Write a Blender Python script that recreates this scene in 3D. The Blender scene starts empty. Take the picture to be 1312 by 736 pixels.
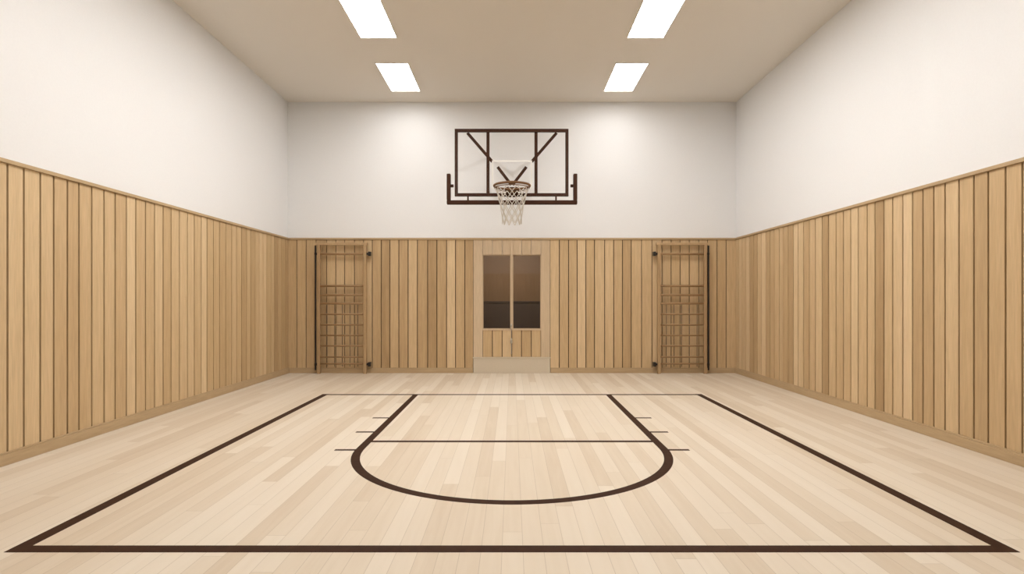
import bpy, bmesh, math, random
from mathutils import Vector, Matrix
random.seed(7)
S = bpy.context.scene
S.view_settings.view_transform = 'Standard'
S.view_settings.look = 'None'

# ------------------------------------------------------------------ metric layout
HW = 3.88          # half room width
D = 9.72           # camera to far wall
YB = -3.2          # wall behind camera
H = 4.685          # ceiling
EYE = 1.2555
WZ = 2.30          # wainscot top
BT = 0.024         # board thickness

# ------------------------------------------------------------------ materials
def newmat(name):
    m = bpy.data.materials.new(name); m.use_nodes = True
    nt = m.node_tree
    return m, nt, nt.nodes["Principled BSDF"]

def N(nt, t, **kw):
    n = nt.nodes.new(t)
    for k, v in kw.items(): setattr(n, k, v)
    return n

def math_(nt, op, a, b=None, c=None):
    n = N(nt, 'ShaderNodeMath', operation=op)
    for i, v in enumerate((a, b, c)):
        if v is None: continue
        if isinstance(v, (int, float)): n.inputs[i].default_value = v
        else: nt.links.new(v, n.inputs[i])
    return n.outputs[0]

def simple(name, col, rough=0.5, metal=0.0, nscale=30, namt=0.06, bump=0.0, spec=0.3):
    m, nt, b = newmat(name)
    tc = N(nt, 'ShaderNodeTexCoord')
    no = N(nt, 'ShaderNodeTexNoise'); no.inputs['Scale'].default_value = nscale
    no.inputs['Detail'].default_value = 4
    nt.links.new(tc.outputs['Object'], no.inputs['Vector'])
    r = N(nt, 'ShaderNodeValToRGB')
    r.color_ramp.elements[0].position = 0.3; r.color_ramp.elements[1].position = 0.7
    r.color_ramp.elements[0].color = tuple(c*(1-namt) for c in col)+(1,)
    r.color_ramp.elements[1].color = tuple(min(1, c*(1+namt)) for c in col)+(1,)
    nt.links.new(no.outputs['Fac'], r.inputs['Fac'])
    nt.links.new(r.outputs['Color'], b.inputs['Base Color'])
    b.inputs['Roughness'].default_value = rough
    b.inputs['Metallic'].default_value = metal
    b.inputs['Specular IOR Level'].default_value = spec
    if bump:
        bp = N(nt, 'ShaderNodeBump'); bp.inputs['Strength'].default_value = bump
        bp.inputs['Distance'].default_value = 0.002
        nt.links.new(no.outputs['Fac'], bp.inputs['Height'])
        nt.links.new(bp.outputs['Normal'], b.inputs['Normal'])
    return m

def wood(name, stops, grain_axis='Z', rough=0.55):
    m, nt, b = newmat(name)
    tc = N(nt, 'ShaderNodeTexCoord')
    at = N(nt, 'ShaderNodeAttribute', attribute_name='tone')
    mp = N(nt, 'ShaderNodeMapping')
    sc = {'Z': (14, 14, 0.8), 'X': (0.8, 14, 14), 'Y': (14, 0.8, 14)}[grain_axis]
    mp.inputs['Scale'].default_value = sc
    off = N(nt, 'ShaderNodeVectorMath', operation='SCALE')
    comb = N(nt, 'ShaderNodeCombineXYZ')
    for i in range(3): nt.links.new(at.outputs['Fac'], comb.inputs[i])
    nt.links.new(comb.outputs[0], off.inputs[0]); off.inputs['Scale'].default_value = 37.0
    add = N(nt, 'ShaderNodeVectorMath', operation='ADD')
    nt.links.new(tc.outputs['Object'], add.inputs[0]); nt.links.new(off.outputs[0], add.inputs[1])
    nt.links.new(add.outputs[0], mp.inputs['Vector'])
    no = N(nt, 'ShaderNodeTexNoise'); no.inputs['Scale'].default_value = 1.6
    no.inputs['Detail'].default_value = 6; no.inputs['Distortion'].default_value = 0.6
    nt.links.new(mp.outputs[0], no.inputs['Vector'])
    nf = N(nt, 'ShaderNodeTexNoise'); nf.inputs['Scale'].default_value = 7
    nf.inputs['Detail'].default_value = 3
    nt.links.new(mp.outputs[0], nf.inputs['Vector'])
    r = N(nt, 'ShaderNodeValToRGB')
    el = r.color_ramp.elements
    while len(el) < len(stops): el.new(0.5)
    for e, (p, c) in zip(el, stops): e.position = p; e.color = tuple(c)+(1,)
    t = math_(nt, 'ADD', math_(nt, 'MULTIPLY', at.outputs['Fac'], 0.75),
              math_(nt, 'MULTIPLY', math_(nt, 'SUBTRACT', no.outputs['Fac'], 0.25), 0.5))
    nt.links.new(t, r.inputs['Fac'])
    hs = N(nt, 'ShaderNodeHueSaturation')
    v = math_(nt, 'MULTIPLY_ADD', nf.outputs['Fac'], 0.36, 0.82)
    nt.links.new(v, hs.inputs['Value'])
    nt.links.new(r.outputs['Color'], hs.inputs['Color'])
    nt.links.new(hs.outputs[0], b.inputs['Base Color'])
    b.inputs['Roughness'].default_value = rough
    b.inputs['Specular IOR Level'].default_value = 0.25
    bp = N(nt, 'ShaderNodeBump'); bp.inputs['Strength'].default_value = 0.12
    bp.inputs['Distance'].default_value = 0.002
    nt.links.new(no.outputs['Fac'], bp.inputs['Height'])
    nt.links.new(bp.outputs['Normal'], b.inputs['Normal'])
    return m

WSTOPS = [(0.0, (0.38, 0.25, 0.125)), (0.45, (0.54, 0.38, 0.208)), (1.0, (0.71, 0.54, 0.33))]
TST = [(0, (0.36, 0.25, 0.135)), (1, (0.58, 0.43, 0.26))]
M_board = wood('wainscot_wood', WSTOPS)
M_trimX = wood('trim_wood_x', TST, 'X')
M_trimY = wood('trim_wood_y', TST, 'Y')
M_pale = wood('pale_wood', [(0, (0.48, 0.36, 0.225)), (1, (0.64, 0.50, 0.34))])
M_bar = wood('bar_wood', [(0, (0.30, 0.185, 0.09)), (1, (0.50, 0.345, 0.19))])
M_rung = wood('rung_wood', [(0, (0.24, 0.14, 0.065)), (1, (0.38, 0.24, 0.12))], 'X')
M_white = simple('wall_paint', (0.80, 0.80, 0.80), 0.9, nscale=60, namt=0.01, bump=0.05, spec=0.1)
M_ceil = simple('ceiling_paint', (0.77, 0.73, 0.67), 0.95, nscale=60, namt=0.01, bump=0.05, spec=0.1)
M_gap = simple('gap_backing', (0.055, 0.034, 0.02), 0.9, spec=0.1)
M_line = simple('court_paint', (0.045, 0.021, 0.012), 0.6, nscale=20, namt=0.15, spec=0.06)
M_steel = simple('brown_steel', (0.050, 0.020, 0.010), 0.55, 0.0, spec=0.12)
M_dark = simple('dark_iron', (0.03, 0.025, 0.022), 0.5, 0.2)
M_wire = simple('grid_wire', (0.10, 0.08, 0.07), 0.4, 0.3)
M_rim = simple('rim_bronze', (0.17, 0.085, 0.035), 0.45, 0.2)
M_net = simple('net_cord', (0.60, 0.55, 0.48), 0.9)
M_plinth = simple('plinth_paint', (0.60, 0.52, 0.40), 0.6, nscale=40, namt=0.02)
M_fix = simple('fixture_white', (0.8, 0.78, 0.74), 0.5, namt=0.01)
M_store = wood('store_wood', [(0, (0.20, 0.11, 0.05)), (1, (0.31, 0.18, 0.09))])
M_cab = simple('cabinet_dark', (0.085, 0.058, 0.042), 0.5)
M_metal = simple('latch_metal', (0.55, 0.5, 0.44), 0.3, 0.8)

def emat(name, strength):
    m, nt, b = newmat(name)
    b.inputs['Base Color'].default_value = (0.9, 0.9, 0.9, 1)
    b.inputs['Emission Color'].default_value = (1.0, 0.985, 0.97, 1)
    b.inputs['Emission Strength'].default_value = strength
    return m
# dimmer zones of the room, far end to near end
ZONES = [12.0, 32.0, 32.0, 22.0, 12.0, 8.0, 8.0]
M_zone = [emat('light_diffuser_zone', z) for z in ZONES]

def glassmat(name, fac, rough=0.03):
    m = bpy.data.materials.new(name); m.use_nodes = True; nt = m.node_tree
    nt.nodes.remove(nt.nodes['Principled BSDF'])
    out = nt.nodes['Material Output']
    tr = N(nt, 'ShaderNodeBsdfTransparent'); gl = N(nt, 'ShaderNodeBsdfGlossy')
    gl.inputs['Roughness'].default_value = rough
    fr = N(nt, 'ShaderNodeFresnel'); fr.inputs['IOR'].default_value = 1.45
    mx = N(nt, 'ShaderNodeMixShader')
    nt.links.new(math_(nt, 'MULTIPLY', fr.outputs[0], fac), mx.inputs[0])
    nt.links.new(tr.outputs[0], mx.inputs[1]); nt.links.new(gl.outputs[0], mx.inputs[2])
    nt.links.new(mx.outputs[0], out.inputs['Surface'])
    return m
M_glass = glassmat('board_glass', 0.08, 0.15)
M_pane = glassmat('window_glass', 1.0)

# maple strip floor: strips run away from the camera, along Y
M_floor, nt, b = newmat('maple_floor')
tc = N(nt, 'ShaderNodeTexCoord'); sp = N(nt, 'ShaderNodeSeparateXYZ')
nt.links.new(tc.outputs['Object'], sp.inputs[0])
PW, PL = 0.105, 2.6
xs = math_(nt, 'DIVIDE', math_(nt, 'ADD', sp.outputs['X'], 20.0), PW)
xi = math_(nt, 'FLOOR', xs); xf = math_(nt, 'FRACT', xs)
wn = N(nt, 'ShaderNodeTexWhiteNoise', noise_dimensions='1D'); nt.links.new(xi, wn.inputs['W'])
ys = math_(nt, 'ADD', math_(nt, 'DIVIDE', math_(nt, 'ADD', sp.outputs['Y'], 20.0), PL), math_(nt, 'MULTIPLY', wn.outputs['Value'], 7.3))
yi = math_(nt, 'FLOOR', ys); yf = math_(nt, 'FRACT', ys)
cb = N(nt, 'ShaderNodeCombineXYZ'); nt.links.new(xi, cb.inputs[0]); nt.links.new(yi, cb.inputs[1])
w2 = N(nt, 'ShaderNodeTexWhiteNoise', noise_dimensions='2D'); nt.links.new(cb.outputs[0], w2.inputs['Vector'])
mp = N(nt, 'ShaderNodeMapping'); mp.inputs['Scale'].default_value = (16, 0.9, 1)
ad = N(nt, 'ShaderNodeVectorMath', operation='ADD')
sc = N(nt, 'ShaderNodeVectorMath', operation='SCALE'); sc.inputs['Scale'].default_value = 11
nt.links.new(w2.outputs['Color'], sc.inputs[0])
nt.links.new(tc.outputs['Object'], ad.inputs[0]); nt.links.new(sc.outputs[0], ad.inputs[1])
nt.links.new(ad.outputs[0], mp.inputs['Vector'])
gn = N(nt, 'ShaderNodeTexNoise'); gn.inputs['Scale'].default_value = 1.6; gn.inputs['Detail'].default_value = 5
gn.inputs['Distortion'].default_value = 0.5
nt.links.new(mp.outputs[0], gn.inputs['Vector'])
tone_ = math_(nt, 'ADD', math_(nt, 'MULTIPLY', w2.outputs['Value'], 0.8),
             math_(nt, 'MULTIPLY', math_(nt, 'SUBTRACT', gn.outputs['Fac'], 0.3), 0.5))
rp = N(nt, 'ShaderNodeValToRGB'); el = rp.color_ramp.elements
el.new(0.5)
for e, (p, c) in zip(el, [(0.0, (0.57, 0.465, 0.345)), (0.35, (0.64, 0.545, 0.425)), (1.0, (0.71, 0.63, 0.52))]):
    e.position = p; e.color = c+(1,)
nt.links.new(tone_, rp.inputs[0])
ex = math_(nt, 'LESS_THAN', math_(nt, 'MINIMUM', xf, math_(nt, 'SUBTRACT', 1.0, xf)), 0.014)
ey = math_(nt, 'LESS_THAN', yf, 0.0012)
seam = math_(nt, 'MULTIPLY', math_(nt, 'MAXIMUM', ex, ey), 0.40)
mx = N(nt, 'ShaderNodeMixRGB'); mx.inputs['Color2'].default_value = (0.28, 0.2, 0.13, 1)
nt.links.new(seam, mx.inputs['Fac']); nt.links.new(rp.outputs[0], mx.inputs['Color1'])
nt.links.new(mx.outputs[0], b.inputs['Base Color'])
b.inputs['Roughness'].default_value = 0.5
b.inputs['Specular IOR Level'].default_value = 0.2

# ------------------------------------------------------------------ mesh helpers
class MB:
    def __init__(s): s.v = []; s.f = []; s.t = []; s.m = []
    def box(s, x0, x1, y0, y1, z0, z1, tone=0.5, mat=0):
        if x0 > x1: x0, x1 = x1, x0
        if y0 > y1: y0, y1 = y1, y0
        n = len(s.v)
        s.v += [(x, y, z) for z in (z0, z1) for y in (y0, y1) for x in (x0, x1)]
        for f in ((0, 2, 3, 1), (4, 5, 7, 6), (0, 1, 5, 4), (2, 6, 7, 3), (0, 4, 6, 2), (1, 3, 7, 5)):
            s.f.append(tuple(n+i for i in f)); s.t.append(tone); s.m.append(mat)
    def rod(s, p, q, r, seg=12, tone=0.5, mat=0, r2=None):
        p = Vector(p); q = Vector(q); r2 = r if r2 is None else r2
        d = (q-p).normalized()
        a = d.orthogonal().normalized(); c = d.cross(a)
        n = len(s.v)
        for o, rr in ((p, r), (q, r2)):
            for i in range(seg):
                t = 2*math.pi*i/seg
                s.v.append(tuple(o+(a*math.cos(t)+c*math.sin(t))*rr))
        for i in range(seg):
            j = (i+1) % seg
            s.f.append((n+i, n+j, n+seg+j, n+seg+i)); s.t.append(tone); s.m.append(mat)
        s.f.append(tuple(n+i for i in reversed(range(seg)))); s.t.append(tone); s.m.append(mat)
        s.f.append(tuple(n+seg+i for i in range(seg))); s.t.append(tone); s.m.append(mat)
    def beam(s, p, q, w, d, up=(0, 1, 0), tone=0.5, mat=0):
        p = Vector(p); q = Vector(q); a = (q-p).normalized(); u = Vector(up)
        c = a.cross(u).normalized(); u = c.cross(a).normalized()
        n = len(s.v)
        for o in (p, q):
            for sx, sy in ((-1, -1), (1, -1), (1, 1), (-1, 1)):
                s.v.append(tuple(o+c*sx*w/2+u*sy*d/2))
        for f in ((0, 3, 2, 1), (4, 5, 6, 7), (0, 1, 5, 4), (1, 2, 6, 5), (2, 3, 7, 6), (3, 0, 4, 7)):
            s.f.append(tuple(n+i for i in f)); s.t.append(tone); s.m.append(mat)
    def torus(s, c, R, r, seg=48, rs=10, mat=0):
        n = len(s.v)
        for i in range(seg):
            t = 2*math.pi*i/seg
            for j in range(rs):
                u = 2*math.pi*j/rs
                rr = R+r*math.cos(u)
                s.v.append((c[0]+rr*math.cos(t), c[1]+rr*math.sin(t), c[2]+r*math.sin(u)))
        for i in range(seg):
            for j in range(rs):
                a = n+i*rs+j; b2 = n+i*rs+(j+1) % rs
                c2 = n+((i+1) % seg)*rs+(j+1) % rs; d = n+((i+1) % seg)*rs+j
                s.f.append((a, d, c2, b2)); s.t.append(0.5); s.m.append(mat)
    def make(s, name, mats, parent=None, bevel=0, smooth=False):
        me = bpy.data.meshes.new(name); me.from_pydata(s.v, [], s.f)
        at = me.attributes.new('tone', 'FLOAT', 'FACE'); at.data.foreach_set('value', s.t)
        if not isinstance(mats, (list, tuple)): mats = [mats]
        for m in mats: me.materials.append(m)
        me.polygons.foreach_set('material_index', s.m)
        bm = bmesh.new(); bm.from_mesh(me); bmesh.ops.recalc_face_normals(bm, faces=bm.faces); bm.to_mesh(me); bm.free()
        o = bpy.data.objects.new(name, me); S.collection.objects.link(o)
        if smooth:
            for p in me.polygons: p.use_smooth = len(p.vertices) == 4
        if bevel:
            bv = o.modifiers.new('bevel', 'BEVEL'); bv.width = bevel; bv.segments = 2; bv.limit_method = 'ANGLE'
        if parent: o.parent = parent
        return o

def empty(name, loc=(0, 0, 0)):
    o = bpy.data.objects.new(name, None); S.collection.objects.link(o); o.location = loc
    o.empty_display_size = 0.2
    return o

# ------------------------------------------------------------------ room shell
T = 0.2
m = MB(); m.box(-HW-T, HW+T, YB-T, D+T, -0.15, 0); m.make('floor', M_floor)
m = MB(); m.box(-HW-T, HW+T, YB-T, D+T, H, H+0.15); m.make('ceiling', M_ceil)
m = MB(); m.box(-HW-T, -HW, YB-T, D+T, 0, H); W_L = m.make('wall_left', M_white)
m = MB(); m.box(HW, HW+T, YB-T, D+T, 0, H); W_R = m.make('wall_right', M_white)
m = MB(); m.box(-HW, HW, YB-T, YB, 0, H); W_F = m.make('wall_front', M_white)
OX0, OX1, OZ0, OZ1 = -0.506, 0.500, 0.756, 2.04
m = MB()
m.box(-HW, OX0, D, D+T, 0, H); m.box(OX1, HW, D, D+T, 0, H)
m.box(OX0, OX1, D, D+T, 0, OZ0); m.box(OX0, OX1, D, D+T, OZ1, H)
W_B = m.make('wall_back', M_white)

# ------------------------------------------------------------------ wainscot boards (cladding fixed to the walls)
PX0, PX1 = -0.665, 0.655
GAP = 0.017
def tone():
    return min(1, max(0, random.gauss(0.5, 0.24)))
def widths(L, w):
    n = round(L/w)
    ws = [random.uniform(0.88, 1.12) for _ in range(n)]
    k = L/sum(ws)
    return [q*k for q in ws]
def boards_y(wall, xw, sgn, y0, y1, w):
    m = MB()
    xb = xw+sgn*0.004
    m.box(xw, xb, y0, y1, 0, WZ, 0.5, 1)
    y = y0
    for q in widths(y1-y0, w):
        m.box(xb, xw+sgn*BT, y+GAP/2, y+q-GAP/2, 0, WZ, tone()); y += q
    return m.make('wood_wainscot', [M_board, M_gap], wall, bevel=0.002)
def boards_x(wall, yw, sgn, spans, w):
    m = MB(); g = 0.013
    for (x0, x1) in spans:
        m.box(x0, x1, yw, yw+sgn*0.004, 0, WZ, 0.5, 1)
        x = x0
        for q in widths(x1-x0, w):
            m.box(x+g/2, x+q-g/2, yw+sgn*0.004, yw+sgn*BT, 0, WZ, tone()); x += q
    return m.make('wood_wainscot', [M_board, M_gap], wall, bevel=0.002)
boards_y(W_L, -HW, 1, YB+BT, D-BT, 0.145)
boards_y(W_R, HW, -1, YB+BT, D-BT, 0.145)
boards_x(W_B, D, -1, [(-HW, PX0), (PX1, HW)], 0.162)
boards_x(W_F, YB, 1, [(-HW, HW)], 0.162)

for i, s in enumerate((-1, 1)):
    m = MB(); xw = s*HW
    m.box(xw, xw-s*(BT+0.018), YB+0.05, D-0.045, WZ, WZ+0.026)
    m.box(xw, xw-s*(BT+0.008), YB+0.05, D-0.045, WZ+0.026, WZ+0.034)
    m.make('trim_%d' % (i+1), M_trimY, bevel=0.003)
    m = MB()
    m.box(xw-s*BT, xw-s*(BT+0.018), YB+0.05, D-0.045, 0, 0.085)
    m.box(xw-s*BT, xw-s*(BT+0.010), YB+0.05, D-0.045, 0.085, 0.10)
    m.make('baseboard_'+('left' if s < 0 else 'right'), M_trimY, bevel=0.003)
m = MB()
m.box(-HW, HW, D, D-BT-0.018, WZ, WZ+0.026); m.box(-HW, HW, D, D-BT-0.008, WZ+0.026, WZ+0.034)
m.make('trim_3', M_trimX, bevel=0.003)
m = MB()
for a, c in ((-HW+BT, PX0-0.012), (PX1+0.012, HW-BT)):
    m.box(a, c, D-BT, D-BT-0.018, 0, 0.075); m.box(a, c, D-BT, D-BT-0.010, 0.075, 0.09)
m.make('baseboard_back', M_trimX, bevel=0.003)
m = MB()
m.box(-HW, HW, YB, YB+BT+0.018, WZ, WZ+0.03); m.make('trim_4', M_trimX, bevel=0.003)
m = MB(); m.box(-HW+BT, HW-BT, YB+BT, YB+BT+0.018, 0, 0.085); m.make('baseboard_front', M_trimX, bevel=0.003)

# ------------------------------------------------------------------ window in the far wall
win = empty('window_1', (0, D, 0))
def loc(mb, name, mats, bevel=0, smooth=False, par=win):
    o = mb.make(name, mats, bevel=bevel, smooth=smooth)
    o.parent = par
    o.matrix_parent_inverse = Matrix.Translation(-Vector(par.location))
    return o
f0 = D-0.030; PLZ = 0.275
m = MB()
m.box(PX0, OX0, f0, D, PLZ, WZ, 0.75); m.box(OX1, PX1, f0, D, PLZ, WZ, 0.65)
n = 6; w = (OX1-OX0)/n
for i in range(n):
    m.box(OX0+i*w+0.003, OX0+(i+1)*w-0.003, f0+0.006, D, OZ1, WZ, 0.45+0.4*random.random())
loc(m, 'casing', M_pale, 0.002)
m = MB()
m.box(OX0, OX1, D-0.006, D, PLZ, OZ0-0.02, 0.5, 1)
for i in range(n):
    m.box(OX0+i*w+0.006, OX0+(i+1)*w-0.006, f0+0.008, D-0.006, PLZ, OZ0-0.02, tone())
loc(m, 'apron_boards', [M_board, M_gap], 0.002)
m = MB()
m.box(PX0, PX1, D-0.045, D, 0, PLZ-0.02, 0.5); m.box(PX0-0.01, PX1+0.01, D-0.055, D-BT-0.001, PLZ-0.02, PLZ)
loc(m, 'plinth', M_plinth, 0.003)
m = MB()
m.box(-0.022, 0.012, D-0.045, D+0.05, OZ0, WZ-0.004, 0.9)
m.box(OX0, OX1, f0-0.006, D+0.05, OZ0-0.02, OZ0, 0.7)
for a, c in ((OX0, -0.022), (0.012, OX1)):
    for x in (a, c-0.012): m.box(x, x+0.012, D-0.005, D+0.04, OZ0, OZ1, 0.6)
    m.box(a+0.012, c-0.012, D-0.005, D+0.04, OZ1-0.014, OZ1, 0.6)
    m.box(a+0.012, c-0.012, D-0.005, D+0.04, OZ0, OZ0+0.012, 0.6)
loc(m, 'sash_frames', M_pale, 0.0015)
m = MB()
m.box(OX0+0.012, -0.034, D+0.012, D+0.018, OZ0+0.012, OZ1-0.014)
m.box(0.024, OX1-0.012, D+0.012, D+0.018, OZ0+0.012, OZ1-0.014)
loc(m, 'glass', M_pane)
m = MB()
m.rod((-0.012, D-0.055, OZ0+0.05), (-0.012, D-0.055, 0.60), 0.006, 8)
m.rod((-0.012, D-0.055, 0.60), (-0.012, D-0.055, 0.53), 0.013, 10, r2=0.022)
m.rod((-0.012, D-0.055, 0.53), (-0.012, D-0.055, 0.51), 0.022, 10, r2=0.010)
m.rod((-0.012, D-0.055, 0.51), (-0.012, D-0.055, 0.33), 0.006, 8)
m.box(-0.026, 0.002, D-0.062, D-0.045, OZ0+0.04, OZ0+0.09)
loc(m, 'latch_cord', M_metal, 0, True)

# store room behind the window
a, c, e = D+T, D+T+2.0, 2.0
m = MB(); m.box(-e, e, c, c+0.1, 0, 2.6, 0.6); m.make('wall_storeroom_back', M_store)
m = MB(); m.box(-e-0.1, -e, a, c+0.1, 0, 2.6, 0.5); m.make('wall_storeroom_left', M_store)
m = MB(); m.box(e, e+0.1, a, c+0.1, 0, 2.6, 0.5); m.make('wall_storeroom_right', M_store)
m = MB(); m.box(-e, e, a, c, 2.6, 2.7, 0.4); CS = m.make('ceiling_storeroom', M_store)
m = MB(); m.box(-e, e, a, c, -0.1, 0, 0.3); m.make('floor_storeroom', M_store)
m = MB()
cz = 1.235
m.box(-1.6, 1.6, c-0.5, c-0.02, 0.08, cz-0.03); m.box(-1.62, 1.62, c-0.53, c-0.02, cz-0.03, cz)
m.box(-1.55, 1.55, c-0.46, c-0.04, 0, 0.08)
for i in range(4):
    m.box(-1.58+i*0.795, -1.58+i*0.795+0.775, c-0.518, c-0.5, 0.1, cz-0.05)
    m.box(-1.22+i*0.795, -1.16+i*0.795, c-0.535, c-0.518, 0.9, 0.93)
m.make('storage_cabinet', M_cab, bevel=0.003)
m = MB(); m.box(-0.5, 0.5, a+0.7, a+0.9, 2.585, 2.6)  # added glowing panel, only there to brighten the view through the panes
m.make('added_fill_panel', emat('store_fill_glow', 32.0), CS)

# ------------------------------------------------------------------ ceiling lights
k = 0
yfar = 9.18; LL = 1.07; SPC = 1.87
while yfar-k*SPC-LL > YB+0.3:
    y1 = yfar-k*SPC; y0 = y1-LL
    for s in (-1, 1):
        cx = s*1.735
        p = empty('ceiling_light_panel' if (k == 0 and s < 0) else 'ceiling_light_panel.%03d' % (k*2+(s > 0)), (cx, (y0+y1)/2, H))
        m = MB(); m.box(cx-0.228, cx+0.228, y0, y1, H-0.008, H-0.001)
        loc(m, 'diffuser', M_zone[k], par=p)
        m = MB()
        for q in ((cx-0.240, cx-0.228, y0-0.012, y1+0.012), (cx+0.228, cx+0.240, y0-0.012, y1+0.012),
                  (cx-0.228, cx+0.228, y0-0.012, y0), (cx-0.228, cx+0.228, y1, y1+0.012)):
            m.box(*q, H-0.011, H)
        loc(m, 'trim_frame', M_fix, par=p)
    k += 1

# ------------------------------------------------------------------ court markings
m = MB(); z0, z1 = 0.0, 0.0016
def rect(x0, x1, y0, y1): m.box(x0, x1, y0, y1, z0, z1)
XO, LW = 2.49, 0.078
yb_, yn = 7.47, 2.834
for s in (-1, 1): rect(s*(XO-LW/2), s*(XO+LW/2), yn-0.038, yb_+0.04)
rect(-XO+LW/2, XO-LW/2, yn-0.038, yn+0.038); rect(-XO+LW/2, XO-LW/2, yb_-0.03, yb_+0.03)
R, YC, AW = 1.28, 4.765, 0.070
for s in (-1, 1): rect(s*(R-AW/2), s*(R+AW/2), YC, yb_-0.03)
rect(-R+AW/2, R-AW/2, 4.965, 5.02)
for yy in (4.71, 5.35, 5.99):
    for s in (-1, 1): rect(s*(R+AW/2-0.002), s*1.485, yy-0.02, yy+0.02)
seg = 72; n = len(m.v)
for i in range(seg+1):
    t = math.pi+math.pi*i/seg
    for rr in (R-AW/2, R+AW/2):
        for z in (z0, z1): m.v.append((rr*math.cos(t), YC+rr*math.sin(t), z))
for i in range(seg):
    a = n+4*i
    for f in ((a+1, a+3, a+7, a+5), (a, a+1, a+5, a+4), (a+2, a+6, a+7, a+3), (a, a+4, a+6, a+2)):
        m.f.append(f); m.t.append(0.5); m.m.append(0)
m.make('court_lines', M_line)

# ------------------------------------------------------------------ basketball hoop
BY = 8.40
hoop = empty('basketball_hoop', (0, BY, 3.2))
sc_ = BY/720.0
def X(px): return (px-656.5)*sc_
def Z(py): return EYE+(385-py)*sc_
x0, x1, zb, zt = X(583), X(729), Z(251.5), Z(165)
fw = 0.046
m = MB()
m.box(x0, x1, BY, BY+0.04, zt-fw, zt); m.box(x0, x1, BY, BY+0.04, zb, zb+fw)
m.box(x0, x0+fw, BY, BY+0.04, zb+fw, zt-fw); m.box(x1-fw, x1, BY, BY+0.04, zb+fw, zt-fw)
loc(m, 'backboard_frame', M_steel, 0.004, par=hoop)
m = MB(); m.box(x0-0.03, x1+0.03, BY-0.012, BY-0.002, zb-0.03, zt+0.03)
loc(m, 'backboard_glass', M_glass, par=hoop)
m = MB()
tx, tz0, tz1, tw = 0.30, Z(243), Z(206), 0.02
m.box(-tx, tx, BY-0.014, BY-0.0125, tz1-tw, tz1)
m.box(-tx, -tx+tw, BY-0.014, BY-0.0125, tz0, tz1-tw); m.box(tx-tw, tx, BY-0.014, BY-0.0125, tz0, tz1-tw)
loc(m, 'target_square', M_fix, par=hoop)
m = MB()
vx = X(687.5)
for s in (-1, 1):
    m.box(s*vx-0.023, s*vx+0.023, BY+0.04, BY+0.085, zb+0.01, zt-0.01)
    m.beam((s*X(714), BY+0.06, Z(169)), (s*X(682), BY+0.06, Z(206)), 0.042, 0.03)
    m.beam((s*X(675), BY+0.055, Z(213)), (s*X(657.5), BY+0.055, Z(236)), 0.042, 0.03)
    # slim splayed arms from the uprights back to wall plates
    wx = vx*1.15
    for zz in (zt-0.10, zb+0.34):
        m.beam((s*vx, BY+0.07, zz), (s*wx, D-0.008, zz), 0.028, 0.026, up=(0, 0, 1))
        m.box(s*wx-0.02, s*wx+0.02, D-0.010, D, zz-0.05, zz+0.05)
loc(m, 'support_struts', M_steel, 0.003, par=hoop)
m = MB()
ux0, ux1, uz0, uz1 = X(573), X(740), Z(262), Z(223)
m.box(ux0, ux1, BY-0.03, BY+0.05, uz0, uz0+0.058)
m.box(ux0, ux0+0.056, BY-0.03, BY+0.05, uz0+0.058, uz1); m.box(ux1-0.056, ux1, BY-0.03, BY+0.05, uz0+0.058, uz1)
for px in (600, 640, 673, 713):
    m.box(X(px)-0.012, X(px)+0.012, BY+0.005, BY+0.035, uz0+0.05, zb+0.01)
for px in (579, 734):
    m.box(X(px)-0.03, X(px)+0.03, BY+0.012, BY+0.03, Z(240), Z(236))
loc(m, 'edge_padding', M_steel, 0.01, par=hoop)
RR, RY, RZ = 0.255, 8.03, 2.893
m = MB(); m.torus((0, RY, RZ), RR, 0.017)
m.torus((0, RY, RZ-0.033), RR-0.008, 0.006)
loc(m, 'rim', M_rim, 0, True, par=hoop)
m = MB()
m.box(-0.085, 0.085, BY-0.03, BY-0.014, RZ-0.10, RZ+0.05)
m.box(-0.07, 0.07, RY+RR-0.01, BY-0.03, RZ-0.012, RZ+0.010)
for s in (-1, 1):
    m.beam((s*0.06, BY-0.03, RZ-0.08), (s*0.09, RY+RR-0.03, RZ-0.01), 0.012, 0.03, up=(1, 0, 0))
loc(m, 'rim_bracket', M_steel, 0.003, par=hoop)
cu = bpy.data.curves.new('net', 'CURVE'); cu.dimensions = '3D'; cu.bevel_depth = 0.0065; cu.bevel_resolution = 1
NS, rows = 10, 6
zt_, zb_ = RZ-0.028, 2.345
def nr(t): return 0.243*(1-t)+0.135*t-0.022*math.sin(math.pi*t)
def npt(k2, j):
    t = j/rows; a = math.pi*2*k2/(2*NS); r = nr(t)
    return (r*math.cos(a), RY+r*math.sin(a), zt_+(zb_-zt_)*t)
for i in range(NS):
    for sgn in (1, -1):
        pts = [npt(2*i+(sgn*(j % 2)), j) for j in range(rows+1)]
        spn = cu.splines.new('POLY'); spn.points.add(len(pts)-1)
        for p_, c_ in zip(spn.points, pts): p_.co = (*c_, 1)
cu.materials.append(M_net)
net = bpy.data.objects.new('net', cu); S.collection.objects.link(net)
net.parent = hoop; net.matrix_parent_inverse = Matrix.Translation(-Vector(hoop.location))

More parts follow.
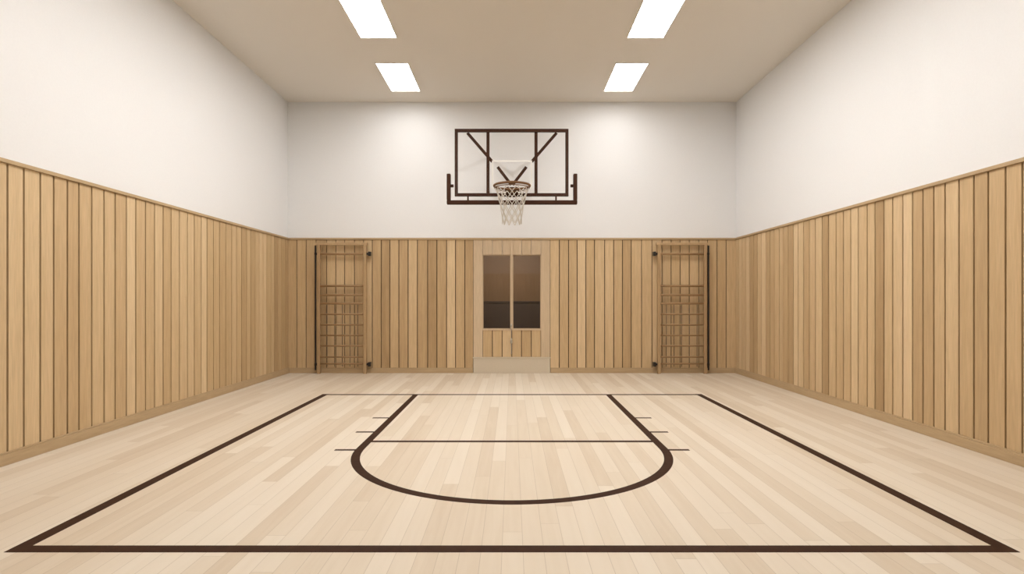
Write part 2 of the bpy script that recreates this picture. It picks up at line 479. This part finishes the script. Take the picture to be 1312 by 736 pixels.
# ------------------------------------------------------------------ stall bars
def bars(name, cx, out):
    y1 = D-BT-0.019; yr = y1-0.075
    p = empty(name, (cx, y1, 0))
    top = 2.20; hw = 0.395
    m = MB()
    for s in (-1, 1):
        m.box(cx+s*hw-0.026, cx+s*hw+0.026, y1-0.10, y1-0.045, 0.0, top, 0.4 if s == out else 0.7)
    m.box(cx-hw-0.05, cx+hw+0.04, y1-0.105, y1-0.04, top-0.002, top+0.04, 0.8)
    loc(m, 'uprights', M_bar, 0.004, par=p)
    m = MB()
    for z in (2.045, 1.50, 1.345, 1.20):
        m.rod((cx-hw, yr, z), (cx+hw, yr, z), 0.020, 12, 0.6)
    for z in (1.015, 0.835, 0.655, 0.475, 0.285, 0.17):
        m.rod((cx-hw, yr, z), (cx+hw, yr, z), 0.014, 12, 0.4)
    loc(m, 'rungs', M_rung, 0, True, par=p)
    m = MB()
    for i in range(1, 6):
        x = cx-hw+2*hw*i/6
        m.rod((x, yr+0.02, 0.12), (x, yr+0.02, 1.20), 0.005, 8)
    loc(m, 'wire_grid', M_wire, 0, True, par=p)
    m = MB()
    xo = cx+out*(hw+0.058)
    m.rod((xo, yr, 0.06), (xo, yr, 2.19), 0.014, 12)
    for z in (0.16, 2.05):
        m.box(cx+out*(hw+0.02), xo+out*0.012, yr-0.02, y1, z-0.02, z+0.02)
        xi_ = cx-out*(hw+0.026)
        m.box(xi_, xi_-out*0.045, y1-0.09, y1, z-0.018, z+0.018)
        m.box(xi_-out*0.03, xi_-out*0.07, y1-0.11, y1-0.03, z-0.036, z+0.036)
    loc(m, 'brackets', M_dark, 0.003, par=p)
bars('stall_bars', -2.905, -1)
bars('stall_bars.001', 2.905, 1)

# ------------------------------------------------------------------ world + camera
w = bpy.data.worlds.new('world'); S.world = w; w.use_nodes = True
w.node_tree.nodes['Background'].inputs[0].default_value = (0.9, 0.9, 0.9, 1)
w.node_tree.nodes['Background'].inputs[1].default_value = 0.3
cam = bpy.data.cameras.new('camera'); co = bpy.data.objects.new('camera', cam); S.collection.objects.link(co)
co.location = (0, 0, EYE); co.rotation_euler = (math.pi/2, 0, 0)
cam.sensor_width = 36; cam.lens = 36*720/1312
cam.shift_y = 17/1312
cam.clip_start = 0.05
S.camera = co
